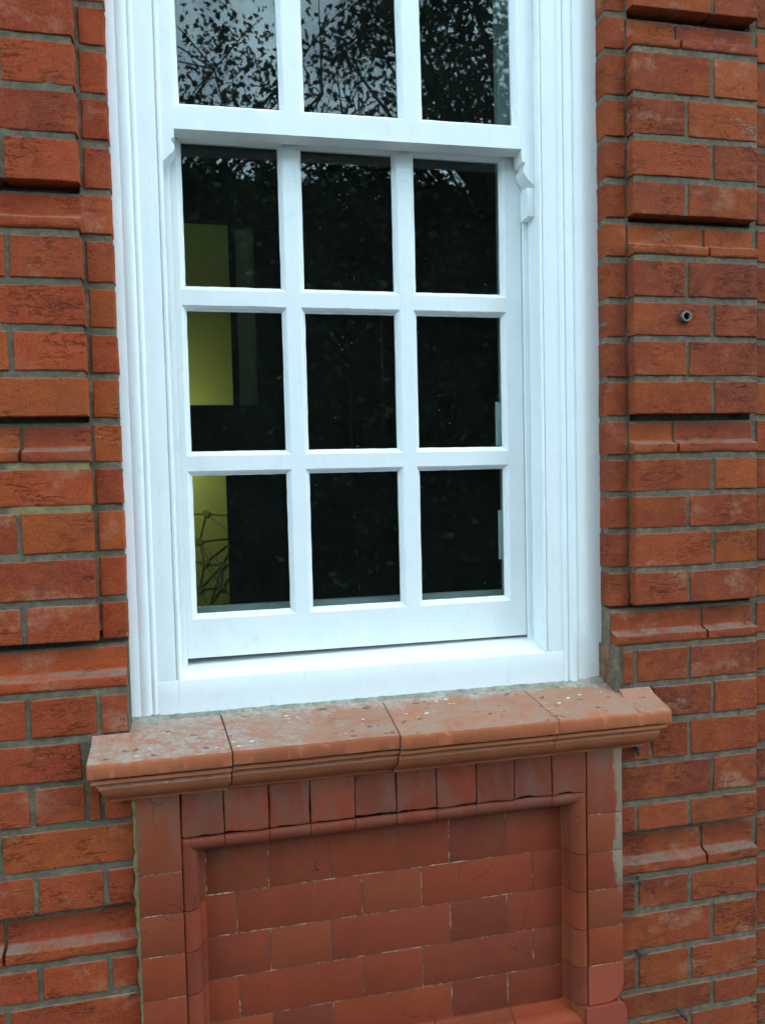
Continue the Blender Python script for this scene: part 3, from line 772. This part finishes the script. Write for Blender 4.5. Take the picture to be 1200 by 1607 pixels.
OV = [(.0088, 0), (.0080, .0003), (.0076, .0022), (.0066, .0026), (.0050, .0042), (.0030, .0072), (.0016, .0102), (.0, .0108), (.0, .0160), (.0055, .024), (.0085, .034)]
PT = [(.0088, 0), (.0082, .0004), (.0062, .0028), (.0042, .0058), (.0020, .0095), (.0010, .0115), (.0, .0125), (.0, .0160), (.0055, .024), (.0085, .034)]
while len(PT) < len(OV): PT.insert(0, PT[0])
def make_sash(name, xs, zs_, X0_, X1_, Z0_, Z1_, yf, thick, horns=False):
    """xs / zs_: lists of (lo, hi) glazed openings"""
    mb = MB(); e = OV[0][0]
    gx = sorted([X0_, X1_] + [a - e for a, b in xs] + [b + e for a, b in xs])
    gz = sorted([Z0_, Z1_] + [a - e for a, b in zs_] + [b + e for a, b in zs_])
    def hole(x, z): return any(a - e < x < b + e for a, b in xs) and any(a - e < z < b + e for a, b in zs_)
    for i in range(len(gx) - 1):
        for j in range(len(gz) - 1):
            if hole((gx[i] + gx[i + 1]) / 2, (gz[j] + gz[j + 1]) / 2): continue
            a, b, c_, d_ = gx[i], gx[i + 1], gz[j], gz[j + 1]
            n1 = max(1, int((b - a) / .012)); n2 = max(1, int((d_ - c_) / .012)); V = []; F = []
            for q in range(n2 + 1):
                for p in range(n1 + 1):
                    x, z = a + (b - a) * p / n1, c_ + (d_ - c_) * q / n2
                    V.append((x, yf + .0006 * noise.noise((x * 30, z * 30, 6)), z))
            for q in range(n2):
                for p in range(n1): t = q * (n1 + 1) + p; F.append((t, t + 1, t + n1 + 2, t + n1 + 1))
            mb.add(V, F)
    for a, b in xs:
        for c_, d_ in zs_:
            # four mitred runs with slightly wandering inner edge
            for sd2 in range(4):
                prof_ = PT if sd2 == 0 else OV
                L_ = (b - a) if sd2 in (0, 2) else (d_ - c_); m = 22; V = []; F = []; n = len(prof_)
                for j in range(m + 1):
                    s = j / m
                    for k_, (o, y) in enumerate(prof_):
                        o2 = o + (.0007 * noise.noise((a * 50 + s * 9, c_ * 50 + sd2, k_ * .4)) if 0 < k_ < n - 2 and 0 < j < m else 0)
                        lx, hx, lz, hz = a - o2, b + o2, c_ - o2, d_ + o2
                        mx0, mx1, mz0, mz1 = a - o, b + o, c_ - o, d_ + o
                        if sd2 == 0: p = (mx0 + (mx1 - mx0) * s, lz)
                        elif sd2 == 1: p = (hx, mz0 + (mz1 - mz0) * s)
                        elif sd2 == 2: p = (mx1 - (mx1 - mx0) * s, hz)
                        else: p = (lx, mz1 - (mz1 - mz0) * s)
                        yy = yf + y + (.0006 * noise.noise((p[0] * 30, p[1] * 30, 6)) if k_ == 0 else 0)
                        V.append((p[0], yy, p[1]))
                for j in range(m):
                    for i in range(n - 1): F.append((j * n + i, j * n + n + i, j * n + n + i + 1, j * n + i + 1))
                mb.add(V, F)
    # outer edges and back
    V = [(X0_, yf, Z0_), (X1_, yf, Z0_), (X1_, yf, Z1_), (X0_, yf, Z1_), (X0_, yf + thick, Z0_), (X1_, yf + thick, Z0_), (X1_, yf + thick, Z1_), (X0_, yf + thick, Z1_)]
    mb.add(V, [(0, 4, 5, 1), (1, 5, 6, 2), (2, 6, 7, 3), (3, 7, 4, 0)])
    gx = sorted([X0_, X1_] + [v for t in xs for v in (t[0] - .0085, t[1] + .0085)]); gz = sorted([Z0_, Z1_] + [v for t in zs_ for v in (t[0] - .0085, t[1] + .0085)])
    for i in range(len(gx) - 1):
        for j in range(len(gz) - 1):
            if i % 2 == 1 and j % 2 == 1: continue
            a, b, c_, d_ = gx[i], gx[i + 1], gz[j], gz[j + 1]
            mb.add([(a, yf + thick, c_), (a, yf + thick, d_), (b, yf + thick, d_), (b, yf + thick, c_)], [(0, 1, 2, 3)])
    o = part(mb, name, PAINT_V, win, 32)
    for a, b in xs:
        for c_, d_ in zs_:
            g_ = MB(); box(g_, a - .004, b + .004, yf + .0128, yf + .0158, c_ - .004, d_ + .004)
            gp = g_.build('pane', GLASS, None, 0); gp.parent = o
    return o
P0, PW, PP = -.3020, .1728, .2159
xs = [(P0 + i * PP, P0 + i * PP + PW) for i in range(3)]
pzt = [.1308 - i * .3004 for i in range(3)]
lower = make_sash('lower_sash', xs, [(z - .2558, z) for z in pzt], -.3300, .3440, -.8062, .1740, .0905, .038)
UZ = [(.1815 + i * .3004, .1815 + i * .3004 + .2558) for i in range(3)]
xu = [(-.3010, -.1270), (-.0825, .0915), (.1370, .3140)]
upper = make_sash('upper_sash', xu, UZ, -.3325, .3560, .1335, 1.10, .045, .039)
# a slight lean, as the meeting rail sits lower at its left end
for o, ang, cx, cz in ((upper, .0095, .012, .15),):
    piv = Vector((cx, .06, cz)) - win.location
    rot = Matrix.Rotation(-ang, 4, 'Y')
    o.matrix_parent_inverse = Matrix.Translation(piv) @ rot @ Matrix.Translation(-piv) @ o.matrix_parent_inverse
# horns: shaped tails of the upper sash stiles
def horn(pts, y0, y1, name='sash_horn'):
    mb = MB(); n = len(pts); v = [(x, y0, z) for x, z in pts] + [(x, y1, z) for x, z in pts]
    mb.add(v, [tuple(range(n)), tuple(range(2 * n - 1, n - 1, -1))] + [((i + 1) % n, i, n + i, n + (i + 1) % n) for i in range(n)])
    o = mb.build(name, PAINT_V, None, 28); o.parent = upper; return o
hl = [(-.3320, .160), (-.3320, .0780), (-.3270, .0815), (-.3215, .0880), (-.3150, .0930), (-.3120, .0990), (-.3115, .1045), (-.3130, .1085), (-.3158, .1110), (-.3165, .1150), (-.3155, .1175),
      (-.3120, .1180), (-.3115, .1190), (-.3110, .160)]
horn(hl[::-1][::-1], .0446, .084)
hr = [(.3560, .160), (.3275, .160), (.3275, .134), (.3285, .116), (.3295, .1095), (.3345, .1085), (.3350, .1040), (.3325, .0990), (.3315, .0930), (.3330, .0870), (.3390, .0790), (.3480, .0700), (.3560, .0640)]
horn(hr, .0446, .084)
# stub of the stop block under the right horn
sbk = MB(); bbox(sbk, .3400, .3550, .048, .083, .012, .067, .003); part(sbk, 'stop_block', PAINT_V, win, 35)

# ---------------------------------------------------------------- behind the glass
room = MB()
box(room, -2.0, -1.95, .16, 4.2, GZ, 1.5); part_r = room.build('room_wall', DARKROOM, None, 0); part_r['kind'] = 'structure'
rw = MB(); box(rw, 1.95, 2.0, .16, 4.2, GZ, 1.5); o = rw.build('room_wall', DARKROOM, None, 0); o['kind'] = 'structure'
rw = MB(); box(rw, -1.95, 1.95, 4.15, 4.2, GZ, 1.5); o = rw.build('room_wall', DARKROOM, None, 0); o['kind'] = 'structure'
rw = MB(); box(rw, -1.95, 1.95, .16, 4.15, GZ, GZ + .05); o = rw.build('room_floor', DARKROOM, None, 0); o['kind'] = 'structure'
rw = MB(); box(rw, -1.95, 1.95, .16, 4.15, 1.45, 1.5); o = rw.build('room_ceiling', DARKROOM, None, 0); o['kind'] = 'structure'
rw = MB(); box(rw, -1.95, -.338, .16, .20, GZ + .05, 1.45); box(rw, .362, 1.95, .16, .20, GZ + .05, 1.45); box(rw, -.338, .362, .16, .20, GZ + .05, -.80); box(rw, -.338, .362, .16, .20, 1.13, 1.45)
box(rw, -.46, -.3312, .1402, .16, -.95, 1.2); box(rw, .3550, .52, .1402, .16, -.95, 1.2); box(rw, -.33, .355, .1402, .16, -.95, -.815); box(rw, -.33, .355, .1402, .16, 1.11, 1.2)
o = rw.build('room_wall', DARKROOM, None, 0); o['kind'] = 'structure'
# secondary glazing frame
sg = tag(empty('secondary_glazing', (.0, .16, -.80)), 'grey metal inner glazing frame just behind the white sashes', 'glazing frame')
f_ = MB(); bbox(f_, -.3365, -.3215, .145, .165, -.80, 1.1, .001); bbox(f_, .3205, .3540, .145, .165, -.80, 1.1, .001); bbox(f_, -.3215, .3205, .145, .165, -.80, -.722, .001); bbox(f_, -.3215, .3205, .147, .163, .175, .205, .001)
part(f_, 'metal_frame', ALU, sg, 30)
for z0_, z1_, xx in ((-.422, -.333, .3045), (-.656, -.555, .3070)):
    h_ = MB(); bbox(h_, xx, xx + .012, .137, .1445, z0_, z1_, .001); part(h_, 'pull_handle', WHITE_IN, sg, 30)
# lit mustard wall seen through a black-framed partition
yw = MB(); box(yw, -1.9, -.08, 1.25, 1.30, GZ + .05, .36); o = yw.build('inner_partition', YELLOW, None, 0)
tag(o, 'mustard yellow inner wall lit by a lamp, seen through the panes nearest the orange bricks', 'inner wall')
pf = tag(empty('black_partition', (-.3, .9, GZ + .05)), 'black framed inner screen standing before the lit mustard wall', 'screen')
p_ = MB(); bbox(p_, -.2012, -.1830, .88, .92, -.27, .26, .001); bbox(p_, -.2290, -.1880, .88, .92, GZ + .05, -.36, .001); part(p_, 'upright', BLACK, pf, 0)
p_ = MB(); bbox(p_, -1.2, -.10, .875, .92, -.415, -.2700, .001); part(p_, 'middle_rail', BLACK, pf, 0)
p_ = MB(); bbox(p_, -1.2, .0, .88, .92, .2440, .40, .001); bbox(p_, -.1300, .10, .885, .92, GZ + .05, .244, .001); part(p_, 'surround', BLACK, pf, 0)
p_ = MB(); bbox(p_, -.1830, -.1300, .905, .915, -.27, .244, .001); part(p_, 'dim_wall_panel', OLIVE, pf, 0)  # added board: its dark colour stands in for the dim wall beyond the upright
p_ = MB(); bbox(p_, -.1880, -.1300, .905, .915, GZ + .05, -.415, .001); part(p_, 'dim_wall_panel', DIM_FILL, pf, 0)  # added dark fill, hides the lit wall beside the lower upright
net = tag(empty('network_motif', (-.29, 1.246, -.85)), 'olive network motif of discs joined by straight lines on the lit mustard wall', 'wall art')
B = [(-.2888, -.5762), (-.311, -.6556), (-.2989, -.7184), (-.2491, -.7262), (-.253, -.7906), (-.3139, -.7928), (-.2150, -.585), (-.205, -.648), (-.37, -.575), (-.36, -.70), (-.21, -.83), (-.29, -.85), (-.345, -.85), (-.19, -.72)]
B = [(x * 1.15 + .0397, z * 1.15 + .0711) for x, z in B]      # laid out on the wall face, in metres
def disc(mb, x, z, r):
    n = 20; mb.add([(x + r * math.cos(2 * math.pi * i / n), yy, z + r * math.sin(2 * math.pi * i / n)) for yy in (1.2470, 1.2495) for i in range(n)],
                   [tuple(range(n))] + [((i + 1) % n, i, n + i, n + (i + 1) % n) for i in range(n)])
for q in B:
    bs = MB(); disc(bs, q[0], q[1], .0118); part(bs, 'disc', BALL, net, 0)
rd = MB()
for i, j in ((0, 1), (0, 6), (0, 7), (0, 8), (1, 7), (1, 3), (1, 9), (1, 4), (2, 7), (2, 4), (2, 9), (3, 7), (3, 4), (3, 2), (3, 5), (4, 5), (4, 10), (4, 11), (5, 2), (5, 11), (5, 12), (3, 11), (4, 13), (3, 13), (5, 9), (11, 10), (1, 2), (8, 1)):
    a, b = Vector(B[i]), Vector(B[j]); t_ = (b - a).normalized(); nn = Vector((-t_.y, t_.x)) * .0014
    rd.add([(p.x, yy, p.y) for yy in (1.2480, 1.2495) for p in (a - nn, b - nn, b + nn, a + nn)], [(0, 1, 2, 3), (0, 4, 5, 1), (2, 6, 7, 3)])
part(rd, 'link_lines', BALL, net, 0)
lp = bpy.data.lights.new('wall_uplighter', 'POINT'); lp.energy = 2.0; lp.shadow_soft_size = .03; lp.color = (1, .93, .72)
lo_ = bpy.data.objects.new('wall_uplighter', lp); lo_.location = (-.54, 1.11, -.38); col.objects.link(lo_)

# ---------------------------------------------------------------- small ironwork on the wall
def pipe_stub(x, z, r, length, name, label, cat):
    root = tag(empty(name, (x, BP, z)), label, cat); n = 20
    prof_ = [(r, .012), (r, -length + .0008), (r - .0008, -length), (r * .70, -length), (r * .64, -length + .001), (r * .62, .005)]
    d_ = Vector((.0, -1, .0)); mb = MB(); V = []; F = []
    for j, (rr, y) in enumerate(prof_):
        for i in range(n): a = 2 * math.pi * i / n; V.append((x + rr * math.cos(a), BP + y, z + rr * math.sin(a)))
    for j in range(len(prof_) - 1):
        for i in range(n): F.append((j * n + i, (j + 1) * n + i, (j + 1) * n + (i + 1) % n, j * n + (i + 1) % n))
    mb.add(V, F); part(mb, 'tube_end', STEEL, root, 40)
    mb = MB(); mb.add([(x + r * .62 * math.cos(2 * math.pi * i / n), BP - .004, z + r * .62 * math.sin(2 * math.pi * i / n)) for i in range(n)], [tuple(range(n))])  # black disc stands in for the shade inside the tube
    part(mb, 'bore_shade', BLACK, root, 0)
    # ring of broken mortar round the hole
    mb = MB(); V = []; F = []
    for j, (rr, y) in enumerate(((r * 1.0, .001), (r * 1.22, -.0016), (r * 1.36, .001))):
        for i in range(n): a = 2 * math.pi * i / n; q = 1 + .1 * noise.noise((i * .9, j, x)); V.append((x - .001 + rr * q * math.cos(a), BP + y, z + rr * q * math.sin(a)))
    for j in range(2):
        for i in range(n): F.append((j * n + i, j * n + (i + 1) % n, (j + 1) * n + (i + 1) % n, (j + 1) * n + i))
    mb.add(V, F); part(mb, 'collar', RUST, root, 40)
pipe_stub(.6290, -.1868, .0104, .010, 'pipe_stub', 'short steel pipe end poking out of a brick beside the window', 'pipe')
def nail(name, label, pts, rad, cat='nail', m=RUST, head=None):
    mb = MB(); tube(mb, pts, rad, 8)
    if head: sphere(mb, head[0], head[1], 8, 6)
    x, y, z = pts[0]; o = mb.build(name, m, None, 50); tag(o, label, cat); return o
nail('bent_nail', 'bent iron nail in the mortar right beside the apron panel', [(.527, -.012, -1.2772), (.518, -.034, -1.2765), (.506, -.036, -1.2760), (.4975, -.037, -1.2765)], [.0032, .0036, .003, .002], head=((.518, -.035, -1.2765), .0052))
nail('iron_stub', 'small dark iron stub in the brick joint below the bent nail', [(.5230, -.010, -1.4255), (.521, -.030, -1.4265), (.528, -.034, -1.4250), (.541, -.032, -1.4235)], [.0042, .0048, .003, .0015])
nail('hook_eye', 'rusty screw eye low in the mortar, lowest of the ironwork', [(.605, -.012, -1.560), (.612, -.030, -1.5600), (.617, -.034, -1.568), (.6195, -.033, -1.576)], [.003, .0045, .0045, .0025], head=((.611, -.031, -1.562), .006))
nail('sill_clamp', 'dark metal clamp stub under the end of the terracotta sill', [(.520, -.012, -1.018), (.5195, -.032, -1.021), (.5185, -.034, -1.029)], [.0045, .005, .003])

# ---------------------------------------------------------------- street side: ground, hedge and trees mirrored in the panes
def slab(name, x0, x1, y0, y1, z0, z1, m):
    mb = MB(); box(mb, x0, x1, y0, y1, z0, z1); o = mb.build(name, m, None, 0); o['kind'] = 'structure'; return o
slab('ground', -60, 60, -80, 40, GZ - .5, GZ - .16, EARTH)
slab('pavement', -60, 60, -2.2, .02, GZ - .3, GZ - .004, PAVING)
slab('road', -60, 60, -6.2, -2.2, GZ - .3, GZ - .13, ASPHALT)
slab('far_pavement', -60, 60, -8.0, -6.2, GZ - .3, GZ - .01, PAVING)

def leaf(mb, p, s, rnd, c):
    a = Vector((rnd.gauss(0, 1), rnd.gauss(0, 1), rnd.gauss(0, .8))).normalized(); b = a.cross(Vector((rnd.gauss(0, 1), rnd.gauss(0, 1), rnd.gauss(0, 1)))).normalized()
    n = a.cross(b) * s * .12
    mb.add([tuple(p - a * s * .5), tuple(p + b * s * .34 + a * s * .02 + n), tuple(p + b * s * .13 + a * s * .28), tuple(p + a * s * .6), tuple(p - b * s * .15 + a * s * .26), tuple(p - b * s * .36 + n)],
           [(0, 1, 2, 3, 4, 5)], c)
def tree(name, label, loc, h, crown_c, crown_r, nclump, nleaf, size, seed, group, trunk_r=.18, cr=.33):
    rnd = random.Random(seed); root = tag(empty(name, loc), label, 'tree', group)
    L0 = Vector(loc); tk = MB(); base_ = L0; fork = L0 + Vector((0, 0, h * .38))
    tube(tk, [L0 + Vector((0, 0, -.2)), L0 + Vector((.03, .02, h * .12)), L0 + Vector((.06, .0, h * .25)), fork], [trunk_r * 1.3, trunk_r, trunk_r * .85, trunk_r * .75], 10)
    cc = L0 + Vector(crown_c); crown = MB(); centres = []
    for i in range(nclump):
        while True:
            q = Vector((rnd.uniform(-1, 1), rnd.uniform(-1, 1), rnd.uniform(-1, 1)))
            if .15 < q.length < 1: break
        p = cc + Vector((q.x * crown_r[0], q.y * crown_r[1], q.z * crown_r[2])); centres.append(p)
    for p in centres:
        if rnd.random() < .6:
            m1 = fork.lerp(p, .45) + Vector((rnd.uniform(-.2, .2), rnd.uniform(-.2, .2), rnd.uniform(0, .4)))
            tube(tk, [fork, m1, fork.lerp(p, .75) + Vector((0, 0, rnd.uniform(0, .2))), p], [trunk_r * .4, trunk_r * .26, trunk_r * .16, trunk_r * .09], 5, cap=False)
            for _ in range(6):
                e_ = p + Vector((rnd.gauss(0, .4), rnd.gauss(0, .4), rnd.gauss(0, .4))); tube(tk, [p, p.lerp(e_, .6) + Vector((0, 0, .04)), e_], [.016, .011, .006], 4, cap=False)
        t = rnd.uniform(.6, 1.3)
        for _ in range(nleaf):
            d_ = Vector((rnd.gauss(0, 1), rnd.gauss(0, 1), rnd.gauss(0, .75))) * cr
            k_ = t * (rnd.uniform(.7, 1.3) if rnd.random() < .8 else rnd.uniform(1.8, 3.2))
            leaf(crown, p + d_, size * rnd.uniform(.6, 1.35), rnd, (.024 * k_, .042 * k_, .015 * k_))
    part(tk, 'trunk', BARK, root, 60); part(crown, 'crown', LEAF, root, 0)
G_T = 'trees mirrored in the window panes'
tree('plane_tree', 'tall broad leafed street tree mirrored in the upper sash panes', (4.6, -9.2, GZ), 9, (-.6, .3, 6.2), (3.2, 2.0, 3.0), 120, 170, .095, 3, G_T)
tree('plane_tree', 'slimmer open crowned tree with sky showing between its leaves, mirrored in the first upper pane', (-2.4, -10.2, GZ), 8.6, (2.5, .2, 6.4), (2.1, 1.4, 1.5), 34, 110, .09, 11, G_T)
tree('plane_tree', 'dark far tree mirrored behind the two nearer crowns', (2.0, -12.5, GZ), 8, (-.6, 0, 4.6), (5.0, 1.8, 1.9), 130, 110, .12, 23, G_T)
hb = MB(); rh = random.Random(77)
for _ in range(34000):
    x = rh.uniform(-9, 9); top = 5.75 + .45 * noise.noise((x * .7, 1, 1)) + .25 * noise.noise((x * 2.4, 4, 1))
    z = GZ + top * rh.random() ** .8; y = -8.6 - abs(rh.gauss(0, .16)) - .2 * noise.noise((x * 1.2, z * 1.2, 3)) - max(0, (z - GZ) - top + .4) * 1.2
    k_ = (rh.uniform(.6, 1.3) if rh.random() < .85 else rh.uniform(2, 5)) * (1 + .5 * noise.noise((x * 2, z * 2, 5))); leaf(hb, Vector((x, y, z)), rh.uniform(.08, .16), rh, (.034 * k_, .052 * k_, .018 * k_))
hcore = MB(); hrt = tag(empty('hedge', (0, -8.9, GZ)), 'tall dark green hedge across the road mirrored low in the window panes', 'hedge')
V = []; F = []
for i in range(61):
    x = -9 + 18 * i / 60; t = 5.45 + .45 * noise.noise((x * .7, 1, 1)); V += [(x, -8.75, GZ - .2), (x, -8.8, GZ + t), (x, -9.3, GZ + t), (x, -9.35, GZ - .2)]
for i in range(60):
    for j in range(3): a = i * 4 + j; F.append((a, a + 1, a + 5, a + 4))
hcore.add(V, F, (.02, .03, .012)); part(hcore, 'dark_core', LEAF, hrt, 0); part(hb, 'foliage', LEAF, hrt, 0)  # core is an added dark solid, closes sky gaps behind the leaves
